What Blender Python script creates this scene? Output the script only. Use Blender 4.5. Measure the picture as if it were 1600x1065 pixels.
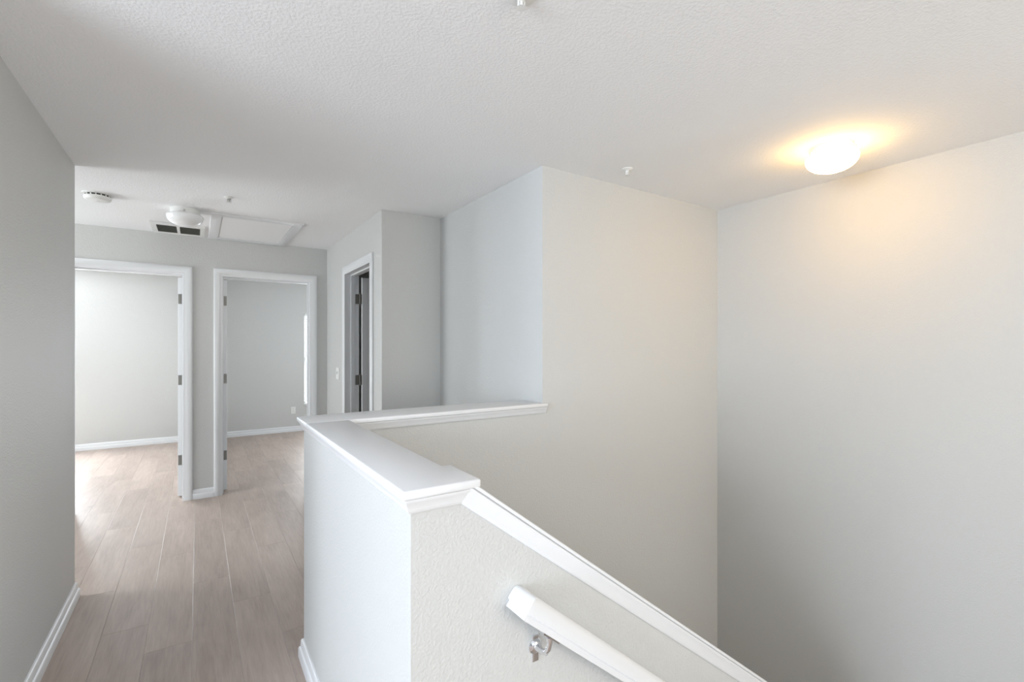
import bpy, bmesh, math, random
from mathutils import Vector, Matrix
random.seed(7)
for o in list(bpy.data.objects):
    bpy.data.objects.remove(o, do_unlink=True)
S = bpy.context.scene
C = S.collection

# ------------------------------------------------------------------ camera
CAM_H = 1.427
cd = bpy.data.cameras.new('camera')
cam = bpy.data.objects.new('camera', cd)
C.objects.link(cam)
cam.location = (0, 0, CAM_H)
cam.rotation_euler = (math.radians(90), 0, math.radians(-33.32))
cd.sensor_fit = 'HORIZONTAL'
cd.sensor_width = 36
cd.lens = 36 * 748.4 / 1600
cd.shift_y = 6.5 / 1600
cd.clip_start = 0.02
S.camera = cam

# ------------------------------------------------------------------ world, lights, exposure
W = bpy.data.worlds.new('sky')
S.world = W
W.use_nodes = True
W.node_tree.nodes['Background'].inputs[0].default_value = (0.80, 0.90, 1.0, 1)
W.node_tree.nodes['Background'].inputs[1].default_value = 1.0
vs = S.view_settings
vs.view_transform = 'Standard'
vs.look = 'None'
vs.gamma = 1
vs.exposure = 0.07
vs.use_curve_mapping = False


def area(name, loc, rot, sx, sy, power, col):
    ld = bpy.data.lights.new(name, 'AREA')
    ld.shape = 'RECTANGLE'
    ld.size = sx
    ld.size_y = sy
    ld.energy = power
    ld.color = col
    lo = bpy.data.objects.new(name, ld)
    C.objects.link(lo)
    lo.location = loc
    lo.rotation_euler = rot
    return lo


R90 = math.pi / 2
# area lamps outside each window, pointing inwards; some are added as fill
area('daylight_loft_west', (-3.36, -0.05, 1.52), (0, -R90, 0), 1.50, 2.60, 212, (0.78, 0.88, 1.0))
area('fill_loft_south', (-0.75, -4.16, 1.52), (R90, 0, 0), 2.20, 1.50, 40, (0.70, 0.86, 1.0))  # unseen fill at an added window, lifts ceiling and stair face
area('fill_stairwell', (1.75, -2.96, 1.20), (R90, 0, 0), 1.90, 1.70, 70, (1.0, 0.91, 0.78))  # added unseen source that brightens the stairwell walls
area('fill_hall_west', (-3.36, 4.48, 1.45), (0, -R90, 0), 1.50, 1.20, 86, (0.90, 0.96, 1.0))  # added to brighten the far end of the hall
area('daylight_left_bedroom', (-2.30, 8.80, 1.33), (-R90, 0, 0), 1.50, 1.50, 222, (0.87, 0.94, 1.0))
area('daylight_right_bedroom', (1.97, 8.80, 1.19), (-R90, 0, 0), 0.90, 1.50, 66, (0.90, 0.96, 1.0))
area('fill_right_bedroom_east', (3.06, 6.95, 1.33), (0, R90, 0), 1.50, 1.40, 34, (0.90, 0.96, 1.0))  # added second source, lifts the right bedroom walls

# ------------------------------------------------------------------ key dimensions (metres)
H = 2.44                       # ceiling
XL, YL = -0.577, 3.612         # hall's left wall, its end
YF = 5.333                     # far wall with the two doors
X3, Y4 = 1.153, 3.526          # wall with the third door, jog
X5, Y6 = 1.628, 2.163          # grey return wall, stairwell back wall
X7 = 3.270                     # stairwell right wall
T = 0.12
CT = 1.101                     # top of the half wall's cap
HX0, HX1 = 0.408, 0.531        # half wall beside the hall
HY0, HY1 = 1.042, 1.166        # stair side half wall
BY1 = 2.352                    # back of the half wall's long run
SL = 0.753                     # stair slope
WE, LW, EA, SO, NO = -3.2, -3.2, 2.9, -4.0, 8.61   # outer wall planes; LW is the loft's west wall
DOORH = 2.082
CAS = 0.072
J = 0.018                      # jamb thickness, outside the clear openings below
D1 = (-0.872, -0.107)
D2 = (0.203, 0.979)
D3 = (3.797, 4.565)
LOW = -2.75
FY = -2.80                     # wall on the near side of the stairwell


# ------------------------------------------------------------------ materials
def mat(name, col, rough=0.5, metal=0.0, bump=None, emit=None, spec=None):
    m = bpy.data.materials.new(name)
    m.use_nodes = True
    nt = m.node_tree
    b = nt.nodes['Principled BSDF']
    b.inputs['Base Color'].default_value = (*col, 1)
    b.inputs['Roughness'].default_value = rough
    b.inputs['Metallic'].default_value = metal
    if spec is not None:
        b.inputs['Specular IOR Level'].default_value = spec
    if emit:
        b.inputs['Emission Color'].default_value = (*emit[0], 1)
        b.inputs['Emission Strength'].default_value = emit[1]
    if bump:
        scale, strength, dist, detail = bump
        tc = nt.nodes.new('ShaderNodeNewGeometry')
        n = nt.nodes.new('ShaderNodeTexNoise')
        n.inputs['Scale'].default_value = scale
        n.inputs['Detail'].default_value = detail
        n.inputs['Roughness'].default_value = 0.55
        nt.links.new(tc.outputs['Position'], n.inputs['Vector'])
        rp = nt.nodes.new('ShaderNodeValToRGB')
        rp.color_ramp.elements[0].position = 0.42
        rp.color_ramp.elements[1].position = 0.62
        nt.links.new(n.outputs['Fac'], rp.inputs['Fac'])
        bp = nt.nodes.new('ShaderNodeBump')
        bp.inputs['Strength'].default_value = strength
        bp.inputs['Distance'].default_value = dist
        nt.links.new(rp.outputs['Color'], bp.inputs['Height'])
        nt.links.new(bp.outputs['Normal'], b.inputs['Normal'])
    return m


PAINT = mat('grey_wall_paint', (0.60, 0.60, 0.585), 0.55, bump=(125, 0.25, 0.0025, 1.5), spec=0.3)
CEIL = mat('ceiling_paint', (0.91, 0.91, 0.91), 0.8, bump=(95, 0.25, 0.003, 2.0), spec=0.2)
TRIM = mat('white_trim_paint', (0.77, 0.775, 0.785), 0.34, bump=(40, 0.05, 0.001, 2.0))
DOORM = mat('white_door_paint', (0.78, 0.785, 0.795), 0.4)
PLASTIC = mat('white_plastic', (0.82, 0.82, 0.80), 0.4)
DARK = mat('dark_gap', (0.05, 0.05, 0.045), 0.7)
FILTER = mat('dusty_filter', (0.20, 0.20, 0.18), 0.9, bump=(300, 0.4, 0.002, 2))
HINGE = mat('dark_hinge_metal', (0.24, 0.23, 0.21), 0.45, 0.6)  # dull dark grey metal for all hinges
NICKEL = mat('satin_nickel', (0.46, 0.45, 0.43), 0.35, 0.9)
CHROME = mat('chrome', (0.80, 0.80, 0.82), 0.16, 1.0)
OPAL = mat('opal_glass_unlit', (0.88, 0.88, 0.88), 0.18)
OPALLIT = mat('opal_glass_lit', (0.9, 0.88, 0.8), 0.3, emit=((1.0, 0.59, 0.18), 26.0))
BLIND = mat('white_blind', (0.88, 0.88, 0.87), 0.45)
SUB = mat('subfloor', (0.30, 0.26, 0.22), 0.9)
CARPET = mat('stair_oak', (0.46, 0.40, 0.36), 0.55)


def glass_mat():
    m = bpy.data.materials.new('window_glass')
    m.use_nodes = True
    nt = m.node_tree
    nt.nodes.remove(nt.nodes['Principled BSDF'])
    tr = nt.nodes.new('ShaderNodeBsdfTransparent')
    gl = nt.nodes.new('ShaderNodeBsdfGlossy')
    gl.inputs['Roughness'].default_value = 0.02
    mx = nt.nodes.new('ShaderNodeMixShader')
    mx.inputs[0].default_value = 0.06
    nt.links.new(tr.outputs[0], mx.inputs[1])
    nt.links.new(gl.outputs[0], mx.inputs[2])
    nt.links.new(mx.outputs[0], nt.nodes['Material Output'].inputs[0])
    return m


GLASS = glass_mat()


def plank_mat():
    m = bpy.data.materials.new('greige_oak_vinyl')
    m.use_nodes = True
    nt = m.node_tree
    L = nt.links.new
    b = nt.nodes['Principled BSDF']
    oi = nt.nodes.new('ShaderNodeObjectInfo')
    tc = nt.nodes.new('ShaderNodeTexCoord')
    vm = nt.nodes.new('ShaderNodeVectorMath')
    vm.operation = 'SCALE'
    cb = nt.nodes.new('ShaderNodeCombineXYZ')
    ml = nt.nodes.new('ShaderNodeMath')
    ml.operation = 'MULTIPLY'
    ml.inputs[1].default_value = 37.0
    L(oi.outputs['Random'], ml.inputs[0])
    L(ml.outputs[0], cb.inputs[0])
    L(ml.outputs[0], cb.inputs[1])
    ad = nt.nodes.new('ShaderNodeVectorMath')
    ad.operation = 'ADD'
    L(tc.outputs['Object'], ad.inputs[0])
    L(cb.outputs[0], ad.inputs[1])
    mp = nt.nodes.new('ShaderNodeMapping')
    mp.inputs['Scale'].default_value = (1.0, 0.075, 1.0)
    L(ad.outputs[0], mp.inputs['Vector'])
    # fine grain
    n1 = nt.nodes.new('ShaderNodeTexNoise')
    n1.inputs['Scale'].default_value = 70
    n1.inputs['Detail'].default_value = 6
    n1.inputs['Roughness'].default_value = 0.65
    n1.inputs['Distortion'].default_value = 0.4
    L(mp.outputs[0], n1.inputs['Vector'])
    # cathedral figure
    mp2 = nt.nodes.new('ShaderNodeMapping')
    mp2.inputs['Scale'].default_value = (1.0, 0.16, 1.0)
    L(ad.outputs[0], mp2.inputs['Vector'])
    n2 = nt.nodes.new('ShaderNodeTexNoise')
    n2.inputs['Scale'].default_value = 9
    n2.inputs['Detail'].default_value = 3
    n2.inputs['Distortion'].default_value = 0.8
    L(mp2.outputs[0], n2.inputs['Vector'])
    mx = nt.nodes.new('ShaderNodeMath')
    mx.operation = 'MULTIPLY_ADD'
    mx.inputs[1].default_value = 0.5
    L(n1.outputs['Fac'], mx.inputs[0])
    m2 = nt.nodes.new('ShaderNodeMath')
    m2.operation = 'MULTIPLY'
    m2.inputs[1].default_value = 0.5
    L(n2.outputs['Fac'], m2.inputs[0])
    L(m2.outputs[0], mx.inputs[2])
    rp = nt.nodes.new('ShaderNodeValToRGB')
    e = rp.color_ramp.elements
    e[0].position = 0.30
    e[0].color = (0.345, 0.268, 0.225, 1)
    e[1].position = 0.70
    e[1].color = (0.53, 0.435, 0.38, 1)
    L(mx.outputs[0], rp.inputs['Fac'])
    # plank to plank variation
    hv = nt.nodes.new('ShaderNodeHueSaturation')
    mr = nt.nodes.new('ShaderNodeMapRange')
    mr.inputs['To Min'].default_value = 0.90
    mr.inputs['To Max'].default_value = 1.08
    L(oi.outputs['Random'], mr.inputs['Value'])
    L(mr.outputs[0], hv.inputs['Value'])
    L(rp.outputs['Color'], hv.inputs['Color'])
    L(hv.outputs[0], b.inputs['Base Color'])
    b.inputs['Roughness'].default_value = 0.42
    bp = nt.nodes.new('ShaderNodeBump')
    bp.inputs['Strength'].default_value = 0.12
    bp.inputs['Distance'].default_value = 0.001
    L(n1.outputs['Fac'], bp.inputs['Height'])
    L(bp.outputs[0], b.inputs['Normal'])
    return m


PLANK = plank_mat()


# ------------------------------------------------------------------ builders
def link_bm(name, bm, m, parent=None, smooth=False):
    bmesh.ops.recalc_face_normals(bm, faces=bm.faces[:])
    me = bpy.data.meshes.new(name)
    bm.to_mesh(me)
    bm.free()
    if smooth:
        for p in me.polygons:
            p.use_smooth = True
    me.materials.append(m)
    o = bpy.data.objects.new(name, me)
    C.objects.link(o)
    if parent is not None:
        o.parent = parent
    return o


def smooth_angle(o, deg=35):
    for p in o.data.polygons:
        p.use_smooth = True
    o.data.set_sharp_from_angle(angle=math.radians(deg))
    return o


def add_box(bm, x0, x1, y0, y1, z0, z1, bev=0.0, seg=2):
    vs_ = [bm.verts.new(p) for p in ((x0, y0, z0), (x1, y0, z0), (x1, y1, z0), (x0, y1, z0),
                                     (x0, y0, z1), (x1, y0, z1), (x1, y1, z1), (x0, y1, z1))]
    fs = [bm.faces.new([vs_[i] for i in q]) for q in
          ((0, 3, 2, 1), (4, 5, 6, 7), (0, 1, 5, 4), (1, 2, 6, 5), (2, 3, 7, 6), (3, 0, 4, 7))]
    if bev:
        es = set()
        for f in fs:
            es.update(f.edges)
        bmesh.ops.bevel(bm, geom=list(es), offset=bev, segments=seg, profile=0.5, affect='EDGES')


def box(name, x0, x1, y0, y1, z0, z1, m, parent=None, bev=0.0, seg=2):
    bm = bmesh.new()
    add_box(bm, x0, x1, y0, y1, z0, z1, bev, seg)
    o = link_bm(name, bm, m, parent)
    if bev:
        smooth_angle(o)
    return o


def add_prism(bm, poly, f0, f1):
    """poly: 2D points; f0/f1 map a 2D point to the two end faces."""
    a = [bm.verts.new(f0(p)) for p in poly]
    b = [bm.verts.new(f1(p)) for p in poly]
    n = len(poly)
    bm.faces.new(a)
    bm.faces.new(b[::-1])
    for i in range(n):
        bm.faces.new((a[i], b[i], b[(i + 1) % n], a[(i + 1) % n]))


def sweep(name, path, prof, mp, m, parent=None, deg=40):
    """Sweep profile (n, h) along a 2D polyline with mitred corners; n is to the LEFT of travel."""
    bm = bmesh.new()
    N = len(path)
    P = [Vector(p) for p in path]
    rings = []
    for i in range(N):
        d0 = (P[i] - P[i - 1]).normalized() if i > 0 else None
        d1 = (P[i + 1] - P[i]).normalized() if i < N - 1 else None
        if d0 is None:
            d0 = d1
        if d1 is None:
            d1 = d0
        n0 = Vector((-d0.y, d0.x))
        n1 = Vector((-d1.y, d1.x))
        k = (n0 + n1)
        k = k / max(1e-6, (1 + n0.dot(n1)))
        rings.append([bm.verts.new(mp(P[i].x + k.x * q[0], P[i].y + k.y * q[0], q[1])) for q in prof])
    q = len(prof)
    for i in range(N - 1):
        for j in range(q):
            bm.faces.new((rings[i][j], rings[i][(j + 1) % q], rings[i + 1][(j + 1) % q], rings[i + 1][j]))
    bm.faces.new(rings[0])
    bm.faces.new(rings[-1][::-1])
    o = link_bm(name, bm, m, parent)
    return smooth_angle(o, deg)


def lathe(name, prof, m, parent=None, seg=48, axis='Z', loc=(0, 0, 0), deg=40):
    """prof: list of (r, z)."""
    bm = bmesh.new()
    rings = []
    for r, z in prof:
        if r < 1e-6:
            rings.append([bm.verts.new((0, 0, z))])
        else:
            rings.append([bm.verts.new((r * math.cos(2 * math.pi * k / seg), r * math.sin(2 * math.pi * k / seg), z))
                          for k in range(seg)])
    for a, b in zip(rings[:-1], rings[1:]):
        for k in range(seg):
            k2 = (k + 1) % seg
            if len(a) == 1 and len(b) > 1:
                bm.faces.new((a[0], b[k], b[k2]))
            elif len(b) == 1 and len(a) > 1:
                bm.faces.new((a[k], a[k2], b[0]))
            elif len(a) > 1:
                bm.faces.new((a[k], a[k2], b[k2], b[k]))
    if len(rings[0]) > 1:
        bm.faces.new(rings[0])
    if len(rings[-1]) > 1:
        bm.faces.new(rings[-1])
    if axis == 'X':
        bmesh.ops.rotate(bm, verts=bm.verts[:], cent=(0, 0, 0), matrix=Matrix.Rotation(R90, 3, 'Y'))
    elif axis == 'Y':
        bmesh.ops.rotate(bm, verts=bm.verts[:], cent=(0, 0, 0), matrix=Matrix.Rotation(-R90, 3, 'X'))
    o = link_bm(name, bm, m, parent)
    o.location = loc
    return smooth_angle(o, deg)


def tube(name, pts, r, m, parent=None, seg=12):
    bm = bmesh.new()
    P = [Vector(p) for p in pts]
    rings = []
    for i, p in enumerate(P):
        t = (P[min(i + 1, len(P) - 1)] - P[max(i - 1, 0)]).normalized()
        u = t.cross(Vector((1, 0, 0)))
        if u.length < 0.1:
            u = t.cross(Vector((0, 0, 1)))
        u.normalize()
        v = t.cross(u)
        rr = r[i] if isinstance(r, (list, tuple)) else r
        rings.append([bm.verts.new(p + (u * math.cos(2 * math.pi * k / seg) + v * math.sin(2 * math.pi * k / seg)) * rr)
                      for k in range(seg)])
    for a, b in zip(rings[:-1], rings[1:]):
        for k in range(seg):
            bm.faces.new((a[k], a[(k + 1) % seg], b[(k + 1) % seg], b[k]))
    bm.faces.new(rings[0])
    bm.faces.new(rings[-1][::-1])
    return smooth_angle(link_bm(name, bm, m, parent), 50)


def empty(name, loc):
    o = bpy.data.objects.new(name, None)
    o.empty_display_size = 0.1
    C.objects.link(o)
    o.location = loc
    return o


def keep(o, parent):
    """parent without moving"""
    o.parent = parent
    o.matrix_parent_inverse = Matrix.Translation(parent.location).inverted()
    return o


def struct(o, label=None, cat=None):
    o['kind'] = 'structure'
    if label:
        o['label'] = label
    if cat:
        o['category'] = cat
    return o


def tag(o, label, cat, group=None):
    o['label'] = label
    o['category'] = cat
    if group:
        o['group'] = group
    return o


# ------------------------------------------------------------------ floor: planks on a subfloor
PW, PL, TH = 0.187, 1.20, 0.006
bm = bmesh.new()
add_box(bm, LW, 0.60, SO, 1.042, -0.25, -TH)
add_box(bm, LW, HX1, 1.042, 2.17, -0.25, -TH)
add_box(bm, WE, EA, 2.352, NO, -0.25, -TH)
add_box(bm, LW, HX1, 2.17, 2.352, -0.25, -TH)
floor = struct(link_bm('floor', bm, SUB), 'pale greige wood-look plank floor of the hall and bedrooms', 'floor')
plank_mesh = {}


far_field = bmesh.new()       # planks behind the camera, joined


def plank(x0, x1, y0, y1):
    if y1 < 0.3 and y1 - y0 > 0.012 and x1 - x0 > 0.012:
        add_box(far_field, x0 + 0.0006, x1 - 0.0006, y0 + 0.0006, y1 - 0.0006, -TH, 0)
        return
    w, l = round(x1 - x0, 3), round(y1 - y0, 3)
    if w < 0.012 or l < 0.012:
        return
    key = (w, l)
    if key not in plank_mesh:
        b = bmesh.new()
        g, c = 0.0004, 0.0012
        hx, hy = w / 2 - g, l / 2 - g
        lo = [b.verts.new(p) for p in ((-hx, -hy, -TH), (hx, -hy, -TH), (hx, hy, -TH), (-hx, hy, -TH))]
        mi = [b.verts.new(p) for p in ((-hx, -hy, -c * .5), (hx, -hy, -c * .5), (hx, hy, -c * .5), (-hx, hy, -c * .5))]
        hx -= c
        hy -= c
        up = [b.verts.new(p) for p in ((-hx, -hy, 0), (hx, -hy, 0), (hx, hy, 0), (-hx, hy, 0))]
        b.faces.new(up)
        for r0, r1 in ((lo, mi), (mi, up)):
            for i in range(4):
                b.faces.new((r0[i], r0[(i + 1) % 4], r1[(i + 1) % 4], r1[i]))
        b.normal_update()
        me = bpy.data.meshes.new('plank')
        b.to_mesh(me)
        b.free()
        me.materials.append(PLANK)
        plank_mesh[key] = me
    o = bpy.data.objects.new('plank', plank_mesh[key])
    C.objects.link(o)
    o.parent = floor
    o.location = ((x0 + x1) / 2, (y0 + y1) / 2, 0)


JOINT = {-2: 3.07, -1: 2.785, 0: 3.44, 1: 3.07, 2: 3.82, -3: 3.6, 3: 3.3, -4: 2.9, 4: 3.0, 5: 3.5}
k = -17
while True:
    xa, xb = -0.02 + PW * k, -0.02 + PW * (k + 1)
    if xa > EA - 0.02:
        break
    xa, xb = max(xa, WE), min(xb, EA)
    off = JOINT.get(k, 3.0 + ((k * 0.437) % 1.2)) % PL
    ylo = SO
    if xa >= 0.60 - 0.02:
        ylo = 2.352
    elif xb < LW:
        ylo = YL
    y = SO - PL + ((off - (SO - PL)) % PL)
    while y < NO:
        y0, y1 = max(y, ylo), min(y + PL, NO)
        if y1 - y0 > 0.012:
            if xb > 0.56 and xa < 0.58 and y0 < 2.352:          # column beside the stair opening
                if y0 < 1.042:
                    plank(xa, min(xb, 0.60), y0, min(y1, 1.042))
                if y1 > 2.352:
                    plank(xa, xb, max(y0, 2.352), y1)
            else:
                plank(xa, xb, y0, y1)
        y += PL
    k += 1

pf = link_bm('plank_field', far_field, PLANK, floor)
pf['kind'] = 'stuff'

# ------------------------------------------------------------------ ceiling
struct(box('ceiling', WE - T, X7 + T, SO - T, NO + T, H, H + 0.12, CEIL), 'white knockdown-textured ceiling', 'ceiling')


# ------------------------------------------------------------------ walls
def wall(name, boxes, label):
    b = bmesh.new()
    for q in boxes:
        add_box(b, *q)
    return struct(link_bm(name, b, PAINT), label, 'wall')


wall('wall_left', [(XL - T, XL, 1.75, YL, 0, H), (WE, XL - T, YL - T, YL, 0, H), (LW, XL - T, 1.75, 1.75 + T, 0, H)],
     'grey hall wall on the left, ending at a corner')
wall('wall_far', [(WE, D1[0] - J, YF, YF + T, 0, H), (D1[0] - J, D1[1] + J, YF, YF + T, DOORH + J, H), (D1[1] + J, D2[0] - J, YF, YF + T, 0, H),
                  (D2[0] - J, D2[1] + J, YF, YF + T, DOORH + J, H), (D2[1] + J, EA, YF, YF + T, 0, H)],
     'grey end wall of the hall with two doorways')
wall('wall_door_side', [(X3, X3 + T, Y4, D3[0] - J, 0, H), (X3, X3 + T, D3[0] - J, D3[1] + J, DOORH + J, H), (X3, X3 + T, D3[1] + J, YF, 0, H)],
     'grey wall on the right of the hall with the narrow dark doorway')
wall('wall_jog', [(X3 + T, EA, Y4, Y4 + T, 0, H)], 'short grey wall set between the dark doorway and the stairwell corner')
wall('wall_return', [(X5, X5 + T, BY1, Y4, 0, H)], 'grey return wall standing behind the half wall cap')
bm = bmesh.new()
add_prism(bm, [(HX0, LOW), (X7, LOW), (X7, H), (X5, H), (X5, 1.07), (HX0, 1.07)],
          lambda p: (p[0], Y6, p[1]), lambda p: (p[0], BY1, p[1]))
struct(link_bm('wall_stair_back', bm, PAINT), 'tall stairwell wall lit beige, running under the half wall cap', 'wall')
wall('wall_right', [(X7, X7 + T, FY - T, BY1, LOW, H)], 'stairwell wall on the right, beige at top under the lit lamp')
XS = 2.32
bm = bmesh.new()
zb = lambda x: 1.07 - SL * (x - 0.56)
add_prism(bm, [(HX0, LOW), (XS, LOW), (XS, zb(XS)), (0.56, 1.07), (HX0, 1.07)],
          lambda p: (p[0], HY0, p[1]), lambda p: (p[0], HY1, p[1]))
add_box(bm, HX0, HX1, HY1, Y6, LOW, 1.07)
struct(link_bm('wall_half', bm, PAINT), 'low half wall between hall and stairs, top sloping down with the stairs', 'wall')
tx0, tx1, tz0, tz1 = 0.80, 2.70, 0.35, 2.05
wall('wall_stair_front', [(0.60, tx0, FY - T, FY, LOW, H), (tx0, tx1, FY - T, FY, LOW, tz0), (tx0, tx1, FY - T, FY, tz1, H), (tx1, X7, FY - T, FY, LOW, H),
                          (0.60, 0.60 + T, SO, FY - T, 0, H)], 'wall on the near side of the stairwell, outside the photo')
# outer walls with window openings
wy0, wy1, wz0, wz1 = -1.35, 1.25, 0.76, 2.26
wall('wall_west', [(LW - T, LW, SO - T, wy0, 0, H), (LW - T, LW, wy0, wy1, 0, wz0), (LW - T, LW, wy0, wy1, wz1, H),
                   (LW - T, LW, wy1, YL - T, 0, H), (WE - T, WE, YL - T, 3.86, 0, H), (WE - T, WE, 3.86, 5.10, 0, 0.70), (WE - T, WE, 3.86, 5.10, 2.20, H),
                   (WE - T, WE, 5.10, NO + T, 0, H)], 'outer wall on the west side of the house')
sx0, sx1, sz0, sz1 = -1.85, 0.35, 0.76, 2.26
wall('wall_south', [(LW, sx0, SO - T, SO, 0, H), (sx0, sx1, SO - T, SO, 0, sz0), (sx0, sx1, SO - T, SO, sz1, H),
                    (sx1, 0.60 + T, SO - T, SO, 0, H)], 'outer wall behind the camera')
nx0, nx1, nz0, nz1 = 1.497, 2.45, 0.42, 1.96
ry0, ry1, rz0, rz1 = -3.05, -1.50, 0.55, 2.10
wall('wall_north', [(WE, ry0, NO, NO + T, 0, H), (ry0, ry1, NO, NO + T, 0, rz0), (ry0, ry1, NO, NO + T, rz1, H), (ry1, nx0, NO, NO + T, 0, H), (nx0, nx1, NO, NO + T, 0, nz0), (nx0, nx1, NO, NO + T, nz1, H),
                    (nx1, EA + T, NO, NO + T, 0, H)], 'pale grey back wall of the two bedrooms')
wall('wall_east', [(EA, EA + T, Y4, 6.20, 0, H), (EA, EA + T, 6.20, 7.70, 0, 0.55), (EA, EA + T, 6.20, 7.70, 2.10, H), (EA, EA + T, 7.70, NO, 0, H)], 'outer east wall of the bedroom')
wall('wall_partition', [(0.0, 0.10, YF + T, NO, 0, H)], 'partition between the two bedrooms')

# lower landing and stair flight below the frame
bm = bmesh.new()
nst = 7
for i in range(nst):
    x0 = 0.60 + 0.25 * i
    add_box(bm, x0, x0 + 0.25, FY, HY0, -0.193 * (i + 1) - 0.22, -0.193 * (i + 1))
zl = -0.193 * (nst + 1)
add_box(bm, 0.60 + 0.25 * nst, X7, FY, Y6, zl - 0.2, zl)
for i in range(6):
    x1 = 0.60 + 0.25 * nst - 0.25 * i
    add_box(bm, x1 - 0.25, x1, HY1, Y6, zl - 0.193 * (i + 1) - 0.2, zl - 0.193 * (i + 1))
add_box(bm, HX1, 0.9, HY1, Y6, LOW, LOW + 0.1)
struct(link_bm('floor_stairs', bm, CARPET), 'stairs descending to a landing below the half wall', 'stairs')

# ------------------------------------------------------------------ baseboards
BB = [(0, 0), (0.021, 0), (0.021, 0.040), (0.018, 0.047), (0.013, 0.050), (0.012, 0.076), (0.009, 0.083), (0.004, 0.087), (0, 0.088)]
flat = lambda a, b, h: (a, b, h)


def baseboard(name, path, label):
    return struct(sweep(name, path, BB, flat, TRIM), label, 'baseboard')


# travel with the room on the LEFT
baseboard('baseboard_left', [(WE, YL), (XL, YL), (XL, 1.76)],
          'white baseboard along the left hall wall')
baseboard('baseboard_half_wall', [(HX0, HY0), (HX0, BY1), (X5, BY1)], 'white baseboard at the foot of the half wall')
baseboard('baseboard_far', [(D2[0] - CAS, YF), (D1[1] + CAS, YF)], 'short white baseboard between the two bedroom doorways')
baseboard('baseboard_far_right', [(X3, D3[1] + CAS), (X3, YF), (D2[1] + CAS, YF)], 'white baseboard in the hall corner by the second doorway')
baseboard('baseboard_jog', [(X5, BY1), (X5, Y4), (X3, Y4), (X3, D3[0] - CAS)], 'white baseboard behind the half wall')
baseboard('baseboard_bedroom_left', [(0, NO), (WE, NO)], 'white baseboard in the bright left bedroom')
baseboard('baseboard_bedroom_right', [(EA, NO), (0.10, NO)], 'white baseboard in the right bedroom with a wall outlet above')


# ------------------------------------------------------------------ doors
CP = [(0, 0), (0, 0.011), (0.008, 0.014), (0.022, 0.014), (0.026, 0.017), (0.056, 0.019), (0.067, 0.017), (CAS, 0.012), (CAS, 0)]


def doorway(name, mp, a0, a1, mdepth, label):
    """mp(a, z, h): a along the wall, h out of the hall face. mdepth(a0,a1,z0,z1,d0,d1) -> box bounds; d is depth into the wall."""
    e = struct(empty(name, mp((a0 + a1) / 2, 0, 0)), label, 'door')
    # casing on the hall side (profile grows outwards, travel so that outward is LEFT)
    c = sweep('casing', [(a1, 0.0), (a1, DOORH), (a0, DOORH), (a0, 0.0)][::-1], CP, mp, TRIM)
    keep(c, e)
    bm_ = bmesh.new()
    for q in ((a0 - J, a0, 0, DOORH), (a1, a1 + J, 0, DOORH), (a0 - J, a1 + J, DOORH, DOORH + J)):
        add_box(bm_, *mdepth(q[0], q[1], q[2], q[3], -0.001, T + 0.001))
    keep(link_bm('jamb', bm_, TRIM), e)
    bm_ = bmesh.new()
    s = 0.010
    for q in ((a0, a0 + s, 0, DOORH), (a1 - s, a1, 0, DOORH), (a0 + s, a1 - s, DOORH - s, DOORH)):
        add_box(bm_, *mdepth(q[0], q[1], q[2], q[3], 0.046, 0.080))
    keep(link_bm('door_stop', bm_, TRIM), e)
    return e


def far_map(a, z, h):
    return (a, YF - h, z)


def far_depth(a0, a1, z0, z1, d0, d1):
    return (a0, a1, YF + d0, YF + d1, z0, z1)


def side_map(a, z, h):
    return (X3 - h, a, z)


def side_depth(a0, a1, z0, z1, d0, d1):
    return (X3 + d0, X3 + d1, a0, a1, z0, z1)


def slab(parent, x0, x1, y0, y1, face):
    """panelled door slab; face = 'x' when the broad sides look along X"""
    z0, z1 = 0.012, DOORH - 0.022
    s = keep(box('door_slab', x0, x1, y0, y1, z0, z1, DOORM, bev=0.0015, seg=1), parent)
    # raised panels, six of them, on both broad sides
    la, lb = (y0, y1) if face == 'x' else (x0, x1)
    w = lb - la
    cols = ((la + 0.11, la + w / 2 - 0.05), (la + w / 2 + 0.05, lb - 0.11))
    rows = ((0.22, 0.80), (0.95, 1.55), (1.67, 1.90))
    for c0, c1 in cols:
        for r0, r1 in rows:
            b = bmesh.new()
            for sgn in (0, 1):
                if face == 'x':
                    xx = (x0 - 0.004, x0 + 0.001) if sgn == 0 else (x1 - 0.001, x1 + 0.004)
                    add_box(b, xx[0], xx[1], c0, c1, r0, r1)
                else:
                    yy = (y0 - 0.004, y0 + 0.001) if sgn == 0 else (y1 - 0.001, y1 + 0.004)
                    add_box(b, c0, c1, yy[0], yy[1], r0, r1)
            p = link_bm('door_panel', b, DOORM)
            p.parent = s
            p.matrix_parent_inverse = parent.matrix_world.inverted() @ Matrix.Identity(4)
            p.matrix_parent_inverse = Matrix.Identity(4)
    return s


def knob(s, loc, sgn, axis):
    prof = [(0, 0), (0.032, 0), (0.032, 0.006), (0.012, 0.010), (0.011, 0.030), (0.024, 0.040), (0.028, 0.052), (0.022, 0.063), (0, 0.067)]
    if sgn < 0:
        prof = [(r, -z) for r, z in prof]
    k_ = lathe('door_knob', prof, NICKEL, None, 24, axis, loc)
    k_.parent = s
    return k_


HZ = (1.86, 1.10, 0.35)


def swing(s, px, py, deg):
    """turn a finished slab about its vertical hinge line"""
    P = Vector((px, py, 0))
    R = Matrix.Rotation(math.radians(deg), 3, 'Z')
    s.location = P - R @ P
    s.rotation_euler = (0, 0, math.radians(deg))


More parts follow.
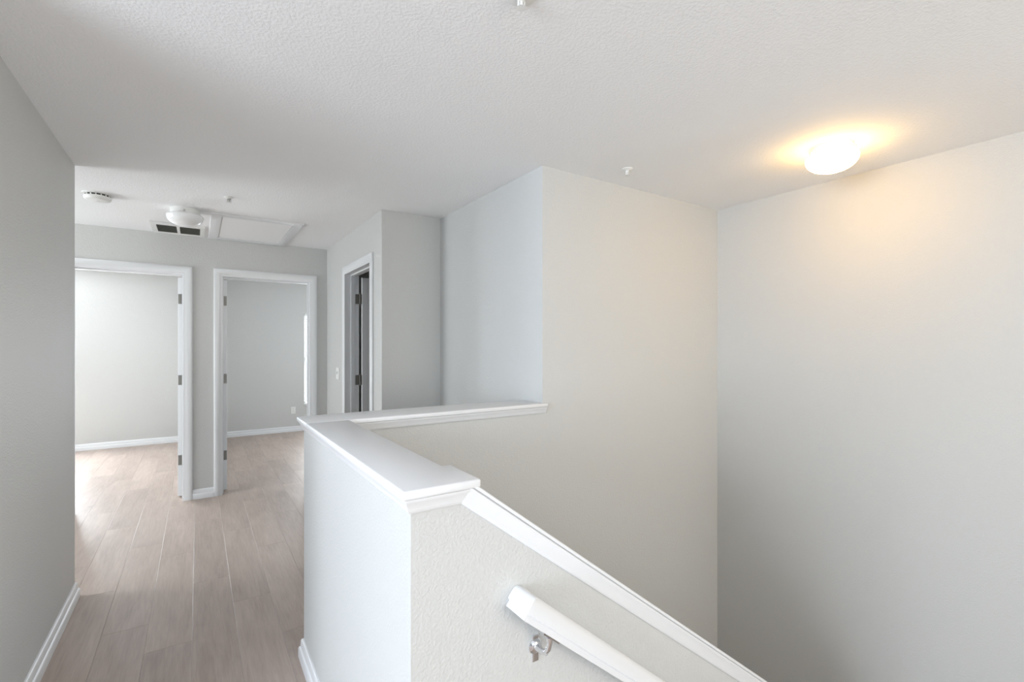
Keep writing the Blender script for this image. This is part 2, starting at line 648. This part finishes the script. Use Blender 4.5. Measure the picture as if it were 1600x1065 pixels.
def hinges(e, leaves, pin):
    for z in HZ:
        b = bmesh.new()
        for x0, x1, y0, y1 in leaves:
            add_box(b, x0, x1, y0, y1, z - 0.046, z + 0.046, 0.0008, 1)
        h_ = keep(link_bm('hinge', b, HINGE), e)
        hb = lathe('hinge_pin', [(0, -0.05), (0.0065, -0.05), (0.0065, 0.05), (0, 0.05)], HINGE, None, 12, 'Z', (pin[0], pin[1], z))
        hb.parent = h_


YB = YF + T + 0.012
# left bedroom doorway: hinged on its right jamb, swung into the room
d1 = doorway('door_1', far_map, D1[0], D1[1], far_depth, 'left white door frame opening into the bright bedroom')
s1 = slab(d1, D1[1] - 0.044, D1[1] - 0.009, YB, YB + 0.755, 'x')
knob(s1, (D1[1] - 0.044, YB + 0.69, 0.92), -1, 'X')
swing(s1, D1[1] - 0.009, YB, -4.0)
hinges(d1, [(D1[1] - 0.041, D1[1] - 0.014, YB - 0.0030, YB - 0.0012)], (D1[1] - 0.007, YF + T + 0.006))
# right bedroom doorway: hinged on its left jamb
d2 = doorway('door_2', far_map, D2[0], D2[1], far_depth, 'right white door frame opening into the grey bedroom with the blinds')
s2 = slab(d2, D2[0] + 0.008, D2[0] + 0.043, YB, YB + 0.765, 'x')
knob(s2, (D2[0] + 0.043, YB + 0.70, 0.92), 1, 'X')
swing(s2, D2[0] + 0.008, YB, 6.0)
hinges(d2, [(D2[0] + 0.011, D2[0] + 0.040, YB - 0.0030, YB - 0.0012)], (D2[0] + 0.006, YF + T + 0.006))
# doorway on the right of the hall: hinged on its far jamb, open a right angle into a dark room
d3 = doorway('door_3', side_map, D3[0], D3[1], side_depth, 'narrow white door frame on the side wall with a dark gap')
s3 = slab(d3, X3 + T + 0.022, X3 + T + 0.775, D3[1] - 0.036, D3[1] - 0.001, 'y')
knob(s3, (X3 + T + 0.72, D3[1] - 0.036, 0.92), -1, 'Y')
hinges(d3, [(X3 + T - 0.032, X3 + T, D3[1] - 0.0030, D3[1] - 0.0005), (X3 + T + 0.0195, X3 + T + 0.0218, D3[1] - 0.034, D3[1] - 0.003)],
       (X3 + T + 0.010, D3[1] - 0.006))


# ------------------------------------------------------------------ windows
def window(name, mp, a0, a1, z0, z1, label):
    """mp(a, d, z): d is depth outwards from the room face"""
    e = struct(empty(name, mp((a0 + a1) / 2, 0.08, z0)), label, 'window')

    def bx(nm, q0, q1, d0, d1, r0, r1, m, par=None):
        p, q = mp(q0, d0, r0), mp(q1, d1, r1)
        o = box(nm, min(p[0], q[0]), max(p[0], q[0]), min(p[1], q[1]), max(p[1], q[1]), r0, r1, m)
        return keep(o, e)
    f = 0.04
    bx('window_frame', a0, a0 + f, 0.06, 0.11, z0, z1, TRIM)
    bx('window_frame', a1 - f, a1, 0.06, 0.11, z0, z1, TRIM)
    bx('window_frame', a0 + f, a1 - f, 0.06, 0.11, z0, z0 + f, TRIM)
    bx('window_frame', a0 + f, a1 - f, 0.06, 0.11, z1 - f, z1, TRIM)
    zm = (z0 + z1) / 2
    bx('meeting_rail', a0 + f, a1 - f, 0.065, 0.105, zm - 0.02, zm + 0.02, TRIM)
    bx('window_pane', a0 + f, a1 - f, 0.083, 0.087, z0 + f, zm - 0.02, GLASS)
    bx('window_pane', a0 + f, a1 - f, 0.083, 0.087, zm + 0.02, z1 - f, GLASS)
    bx('window_sill', a0, a1, -0.02, 0.058, z0 + 0.0005, z0 + 0.015, TRIM)
    return e


window('window_1', lambda a, d, z: (a, NO + d, z), nx0, nx1, nz0, nz1, 'bright bedroom window seen as a strip beside the right door frame')
window('window_2', lambda a, d, z: (LW - d, a, z), wy0, wy1, wz0, wz1, 'window in the wall left of the camera')
window('window_3', lambda a, d, z: (a, NO + d, z), ry0, ry1, rz0, rz1, 'window in the left bedroom, hidden behind the hall wall')
window('added_window_4', lambda a, d, z: (a, SO - d, z), sx0, sx1, sz0, sz1, 'added unseen window behind the camera, letting in fill light')  # added opening for the south fill lamp

window('added_window_5', lambda a, d, z: (WE - d, a, z), 3.86, 5.10, 0.70, 2.20, 'added window at the hidden west end, brightening the hall')  # added so the far hall gets more light
window('added_window_6', lambda a, d, z: (a, FY - d, z), tx0, tx1, tz0, tz1, 'added unseen window on the near side, brightening the stairwell')  # added to carry the stairwell fill light
window('added_window_7', lambda a, d, z: (EA + d, a, z), 6.20, 7.70, 0.55, 2.10, 'added window in the east wall, brightening the right bedroom, hidden by the hall wall')  # added for extra light in the right bedroom

# slatted blind in the bedroom window
vb = tag(empty('window_blind', ((nx0 + nx1) / 2, NO + 0.03, nz0 + 0.02)), 'white slatted blind hanging in the right bedroom window', 'blind')
keep(box('headrail', nx0 + 0.006, nx1 - 0.006, NO + 0.005, NO + 0.05, nz1 - 0.045, nz1 - 0.002, BLIND, bev=0.003, seg=1), vb)
slm = None
zz = nz0 + 0.06
while zz < nz1 - 0.06:
    if slm is None:
        o = box('slat', -(nx1 - nx0) / 2 + 0.008, (nx1 - nx0) / 2 - 0.008, -0.024, 0.024, -0.0014, 0.0014, BLIND)
        slm = o.data
    else:
        o = bpy.data.objects.new('slat', slm)
        C.objects.link(o)
    o.parent = vb
    o.location = (0, 0, zz - vb.location.z)
    o.rotation_euler = (math.radians(-3), 0, 0)
    zz += 0.044
keep(box('bottom_rail', nx0 + 0.008, nx1 - 0.008, NO + 0.008, NO + 0.052, nz0 + 0.018, nz0 + 0.034, BLIND, bev=0.002, seg=1), vb)
for xx in (nx0 + 0.13, nx1 - 0.13):
    keep(tube('lift_cord', [(xx, NO + 0.0045, nz1 - 0.03), (xx, NO + 0.0045, nz0 + 0.03)], 0.0012, BLIND, None, 6), vb)

# ------------------------------------------------------------------ half wall cap (trim)
cap = struct(empty('trim_1', (HX0, HY0, 1.045)), 'white moulded cap running along the top of the half wall', 'trim')
CB = 1.079                      # underside of the cap board


def cap_board(poly, z0, z1, bev=0.006):
    b = bmesh.new()
    add_prism(b, poly, lambda p: (p[0], p[1], z0), lambda p: (p[0], p[1], z1))
    bmesh.ops.recalc_face_normals(b, faces=b.faces[:])
    es = [e for e in b.edges if abs(e.verts[0].co.z - e.verts[1].co.z) < 1e-6 or True]
    bmesh.ops.bevel(b, geom=es, offset=bev, segments=3, profile=0.5, affect='EDGES')
    return keep(smooth_angle(link_bm('cap_board', b, TRIM), 50), cap)


cap_board([(0.380, 1.018), (0.580, 1.018), (0.580, 1.190), (0.556, 1.190), (0.556, 2.142), (0.380, 2.142)], CB, CT)
cap_board([(0.380, 2.1425), (1.654, 2.1425), (1.654, Y6 - 0.001), (X5 - 0.001, Y6 - 0.001), (X5 - 0.001, 2.376), (0.380, 2.376)], CB, CT)
# crown under the cap: (out, z)
CR = [(0, CB), (0.020, CB), (0.020, CB - 0.004), (0.016, CB - 0.010), (0.011, CB - 0.022), (0.010, CB - 0.026), (0.008, CB - 0.033), (0.005, CB - 0.036), (0, CB - 0.036)]
CR = [(n, z) for n, z in CR]
keep(sweep('crown_moulding', [(X5, BY1), (HX0, BY1), (HX0, HY0), (0.562, HY0)], [(-n, z) for n, z in CR], flat, TRIM), cap)
keep(sweep('crown_moulding', [(HX1, HY1), (HX1, Y6), (X5 + 0.018, Y6)], [(-n, z) for n, z in CR], flat, TRIM), cap)
# sloping run along the stair
th = math.atan(SL)
ct, st = math.cos(th), math.sin(th)
scap = struct(empty('trim_2', (0.56, HY0, 1.0)), 'white moulded cap sloping down along the stair half wall', 'trim')
x_a = 0.556
sl_path = [(x_a, 1.0965), (XS + 0.3, 1.0965 - SL * (XS + 0.3 - x_a))]


def slope_map(a, b, h):
    return (a, HY0 - h, b)


# profile (n, h): n is to the LEFT of travel = upwards off the slope
SCR = [(-0.056, 0), (-0.056, 0.005), (-0.053, 0.008), (-0.046, 0.010), (-0.040, 0.011), (-0.020, 0.019), (-0.015, 0.022), (-0.0125, 0.022), (-0.0125, 0)]
keep(sweep('crown_moulding', sl_path, SCR, slope_map, TRIM), scap)
SBD = [(-0.009, 0.023), (-0.0015, 0.024), (0.0, 0.021), (0.0, -(HY1 - HY0) - 0.022), (-0.020, -(HY1 - HY0) - 0.022), (-0.020, -0.001), (-0.0125, -0.001), (-0.0125, 0.016), (-0.009, 0.016)]
keep(sweep('cap_board', sl_path, SBD, slope_map, TRIM), scap)

# ------------------------------------------------------------------ handrail
RY, RW = 0.953, 0.050
RX, RZ = 0.660, 0.760
rth = math.atan(0.82)
ct, st = math.cos(rth), math.sin(rth)
rail = tag(empty('handrail', (RX, HY0, RZ)), 'white wooden handrail on the stair side of the half wall', 'handrail')
RP = [(0.008, 0), (0.008, 0.015), (0.0045, 0.0165), (0.0005, 0.0185), (0, 0.022), (0, 0.042), (0.003, 0.051), (0.009, 0.057), (0.018, 0.060),
      (0.032, 0.060), (0.041, 0.057), (0.047, 0.051), (0.05, 0.042), (0.05, 0.022), (0.0495, 0.0185), (0.0455, 0.0165), (0.042, 0.015), (0.042, 0)]


def rpt(q, p, y):
    return (RX + q * ct + p * st, y, RZ - q * st + p * ct)


LEN = 1.62 / ct
bm = bmesh.new()
a = [bm.verts.new(rpt(yy, p, RY + yy)) for yy, p in RP]
c = [bm.verts.new(rpt(LEN, p, RY + yy)) for yy, p in RP]
for i in range(len(RP)):
    j = (i + 1) % len(RP)
    bm.faces.new((a[i], a[j], c[j], c[i]))
bm.faces.new(a)
bm.faces.new(c[::-1])
keep(smooth_angle(link_bm('rail', bm, TRIM), 30), rail)
bm = bmesh.new()
a = [bm.verts.new(rpt(q, p, RY + q)) for q, p in RP]
c = [bm.verts.new(rpt(q, p, HY0 - 0.0005)) for q, p in RP]
for i in range(len(RP)):
    j = (i + 1) % len(RP)
    bm.faces.new((a[i], a[j], c[j], c[i]))
bm.faces.new(a)
bm.faces.new(c[::-1])
keep(smooth_angle(link_bm('rail_return', bm, TRIM), 30), rail)
for q in (0.128, 1.45):
    bx_, _, bz_ = rpt(q, 0, 0)
    ym = RY + RW / 2
    br = keep(lathe('rail_bracket', [(0, 0), (0.021, 0), (0.021, -0.003), (0.016, -0.008), (0.009, -0.011), (0, -0.011)], CHROME, None, 24, 'Y',
                    (bx_, HY0, bz_ - 0.058)), rail)
    pts = [(bx_, HY0 - 0.006, bz_ - 0.058), (bx_, HY0 - 0.030, bz_ - 0.058), (bx_, HY0 - 0.048, bz_ - 0.052), (bx_, ym + 0.004, bz_ - 0.036), (bx_, ym, bz_ - 0.018), (bx_, ym, bz_ - 0.003)]
    for nm, ob in (('bracket_arm', tube('bracket_arm', pts, [0.010, 0.008, 0.0075, 0.007, 0.007, 0.009], CHROME)),):
        ob.parent = br
        ob.matrix_parent_inverse = Matrix.Translation((bx_, HY0, bz_ - 0.058)).inverted()
    b = bmesh.new()
    add_prism(b, [(-0.032, -0.001), (0.032, -0.001), (0.032, -0.0045), (-0.032, -0.0045)],
              lambda p: (bx_ + p[0] * ct + p[1] * st, ym - 0.011, bz_ - p[0] * st + p[1] * ct),
              lambda p: (bx_ + p[0] * ct + p[1] * st, ym + 0.011, bz_ - p[0] * st + p[1] * ct))
    ob = link_bm('bracket_saddle', b, CHROME)
    ob.parent = br
    ob.matrix_parent_inverse = Matrix.Translation((bx_, HY0, bz_ - 0.058)).inverted()
    for dz in (-0.030, -0.088 + 0.0):
        pass
    # drop tab with two screws under the plate
    ob = box('bracket_plate', bx_ - 0.010, bx_ + 0.010, HY0 - 0.004, HY0 - 0.0005, bz_ - 0.100, bz_ - 0.030, CHROME, bev=0.0015, seg=1)
    ob.parent = br
    ob.matrix_parent_inverse = Matrix.Translation((bx_, HY0, bz_ - 0.058)).inverted()


# ------------------------------------------------------------------ ceiling fittings
def flush_light(loc, glass, label, rb=0.094, rg=0.118):
    e = tag(empty('ceiling_light', loc), label, 'ceiling light', 'flush ceiling lights')
    lathe('lamp_base', [(0, 0), (rb, 0), (rb + 0.002, -0.004), (rb + 0.002, -0.040), (rb - 0.004, -0.046), (0, -0.046)], PLASTIC, e)
    lathe('lamp_collar', [(rb - 0.008, -0.038), (rb + 0.005, -0.039), (rb + 0.012, -0.041), (rb + 0.012, -0.046), (rb - 0.008, -0.046)], PLASTIC, e)
    prof = [(rb + 0.0125, -0.0415), (rg - 0.004, -0.046), (rg, -0.053), (rg - 0.001, -0.060)]
    for i in range(1, 11):
        t = i / 10 * R90
        prof.append(((rg - 0.001) * math.cos(t) if i < 10 else 0, -0.060 - 0.068 * math.sin(t)))
    g = lathe('lamp_glass', prof, glass, e)
    for k_ in range(3):
        t = k_ * 2 * math.pi / 3 + 0.5
        lathe('thumb_screw', [(0, 0), (0.004, 0), (0.004, 0.010), (0.007, 0.010), (0.007, 0.016), (0, 0.016)], PLASTIC if glass is OPALLIT else NICKEL, e, 12, 'X',
              ((rb + 0.001) * math.cos(t), (rb + 0.001) * math.sin(t), -0.030)).rotation_euler = (0, 0, t)
    return e


flush_light((-0.075, 4.33, H), OPAL, 'unlit white dome ceiling light in front of the air grille')
lit = flush_light((2.715, 1.150, H), OPALLIT, 'lit warm dome ceiling light above the stairwell')

# smoke detector
sd = tag(empty('smoke_detector', (-0.558, 4.215, H)), 'round white smoke detector on the ceiling by the left wall', 'smoke detector')
lathe('mounting_plate', [(0, 0), (0.082, 0), (0.082, -0.006), (0.070, -0.008), (0, -0.008)], PLASTIC, sd)
lathe('vent_ring', [(0, -0.008), (0.066, -0.008), (0.066, -0.020), (0, -0.020)], DARK, sd)
lathe('cover', [(0, -0.019), (0.073, -0.019), (0.074, -0.024), (0.072, -0.034), (0.066, -0.041), (0.050, -0.045), (0, -0.046)], PLASTIC, sd)
for k_ in range(16):
    t = 2 * math.pi * k_ / 16
    o = box('vent_rib', 0.062, 0.072, -0.003, 0.003, -0.020, -0.007, PLASTIC, sd)
    o.rotation_euler = (0, 0, t)
lathe('test_button', [(0, -0.0455), (0.012, -0.0455), (0.011, -0.048), (0, -0.048)], PLASTIC, sd, 20)


def sprinkler(loc, label, r=0.032, met=None):
    met = met or NICKEL
    e = tag(empty('fire_sprinkler', loc), label, 'sprinkler', 'ceiling fire sprinklers')
    lathe('escutcheon', [(0, 0), (r, 0), (r, -0.003), (r * 0.7, -0.008), (0.014, -0.010), (0, -0.010)], PLASTIC, e, 28)
    lathe('body', [(0, -0.009), (0.010, -0.009), (0.010, -0.018), (0.005, -0.020), (0.004, -0.034), (0, -0.034)], met, e, 14)
    for sg in (-1, 1):
        o = box('frame_arm', sg * 0.010 - 0.002, sg * 0.010 + 0.002, -0.002, 0.002, -0.036, -0.014, met, e)
    lathe('deflector', [(0, -0.034), (0.014, -0.035), (0.015, -0.037), (0, -0.038)], PLASTIC, e, 16)
    return e


sprinkler((0.183, 3.81, H), 'small fire sprinkler on the hall ceiling near the attic hatch')
sprinkler((2.07, 1.94, H), 'small white fire sprinkler on the ceiling above the beige wall', met=PLASTIC)
sprinkler((0.785, 1.145, H), 'white fitting on the ceiling at the top edge of the photo', 0.044, PLASTIC)

# return air grille
vx0, vx1, vy0, vy1 = -0.325, 0.058, 4.865, 5.300
g = tag(empty('air_grille', ((vx0 + vx1) / 2, (vy0 + vy1) / 2, H)), 'white framed return air grille with two dark panes on the ceiling', 'air grille')
ox0, ox1, om0, om1, oy0, oy1 = -0.286, 0.022, -0.146, -0.124, 4.935, 5.235
for nm, q in (('frame', (vx0, vx1, vy0, oy0)), ('frame', (vx0, vx1, oy1, vy1)), ('frame', (vx0, ox0, oy0, oy1)), ('frame', (ox1, vx1, oy0, oy1)), ('mullion', (om0, om1, oy0, oy1))):
    keep(box(nm, q[0], q[1], q[2], q[3], H - 0.012, H - 0.0005, PLASTIC), g)
for xa, xb in ((ox0, om0), (om1, ox1)):
    keep(box('filter', xa, xb, oy0, oy1, H - 0.003, H - 0.0008, FILTER), g)
    msh = None
    n_ = 14
    for i in range(n_):
        if msh is None:
            o = box('louvre', -(xb - xa) / 2, (xb - xa) / 2, -0.006, 0.006, -0.0006, 0.0006, FILTER)
            msh = o.data
        else:
            o = bpy.data.objects.new('louvre', msh)
            C.objects.link(o)
        o.parent = g
        o.location = ((xa + xb) / 2 - g.location.x, oy0 + (i + 0.5) * (oy1 - oy0) / n_ - g.location.y, -0.008)
        o.rotation_euler = (math.radians(35), 0, 0)

# attic hatch
hx0, hx1, hy0, hy1 = 0.088, 0.752, 4.30, 5.325
ah = tag(empty('attic_hatch', ((hx0 + hx1) / 2, (hy0 + hy1) / 2, H)), 'white rectangular attic hatch with moulded frame on the hall ceiling', 'hatch')
fw = 0.075
HP = [(0, 0), (0, 0.010), (0.012, 0.014), (0.060, 0.016), (0.072, 0.012), (fw, 0.006), (fw, 0)]
pth = [(hx0 + fw, hy0 + fw), (hx1 - fw, hy0 + fw), (hx1 - fw, hy1 - fw), (hx0 + fw, hy1 - fw)]
P4 = pth
bm = bmesh.new()
cx, cy = (hx0 + hx1) / 2, (hy0 + hy1) / 2
rings = []
for (px, py) in P4:
    sx_, sy_ = (1 if px > cx else -1), (1 if py > cy else -1)
    rings.append([bm.verts.new((px + sx_ * n, py + sy_ * n, H - h)) for n, h in HP])
for i in range(4):
    A, B = rings[i], rings[(i + 1) % 4]
    for j in range(len(HP)):
        j2 = (j + 1) % len(HP)
        bm.faces.new((A[j], A[j2], B[j2], B[j]))
keep(smooth_angle(link_bm('hatch_frame', bm, TRIM), 40), ah)
keep(box('hatch_panel', hx0 + fw + 0.004, hx1 - fw - 0.004, hy0 + fw + 0.004, hy1 - fw - 0.004, H - 0.006, H - 0.0005, CEIL), ah)

# ------------------------------------------------------------------ wall plates
sw = tag(empty('light_switch', (X3, 4.86, 1.15)), 'white switch plate on the wall left of the narrow doorway', 'light switch')
keep(box('plate', X3 - 0.006, X3 - 0.0005, 4.86 - 0.058, 4.86 + 0.058, 1.15 - 0.058, 1.15 + 0.058, PLASTIC, bev=0.002, seg=1), sw)
for dy in (-0.023, 0.023):
    keep(box('toggle', X3 - 0.014, X3 - 0.006, 4.86 + dy - 0.005, 4.86 + dy + 0.005, 1.144, 1.168, PLASTIC, bev=0.001, seg=1), sw)
ou = tag(empty('wall_outlet', (1.328, NO, 0.350)), 'white duplex outlet low on the right bedroom wall', 'outlet')
keep(box('plate', 1.328 - 0.036, 1.328 + 0.036, NO - 0.006, NO - 0.0005, 0.350 - 0.058, 0.350 + 0.058, PLASTIC, bev=0.002, seg=1), ou)
for dz in (-0.02, 0.02):
    r_ = keep(box('receptacle', 1.328 - 0.016, 1.328 + 0.016, NO - 0.008, NO - 0.006, 0.350 + dz - 0.014, 0.350 + dz + 0.014, PLASTIC, bev=0.001, seg=1), ou)
    for dx in (-0.006, 0.006):
        o = box('slot', 1.328 + dx - 0.001, 1.328 + dx + 0.001, NO - 0.0085, NO - 0.0079, 0.350 + dz - 0.004, 0.350 + dz + 0.006, DARK)
        o.parent = r_
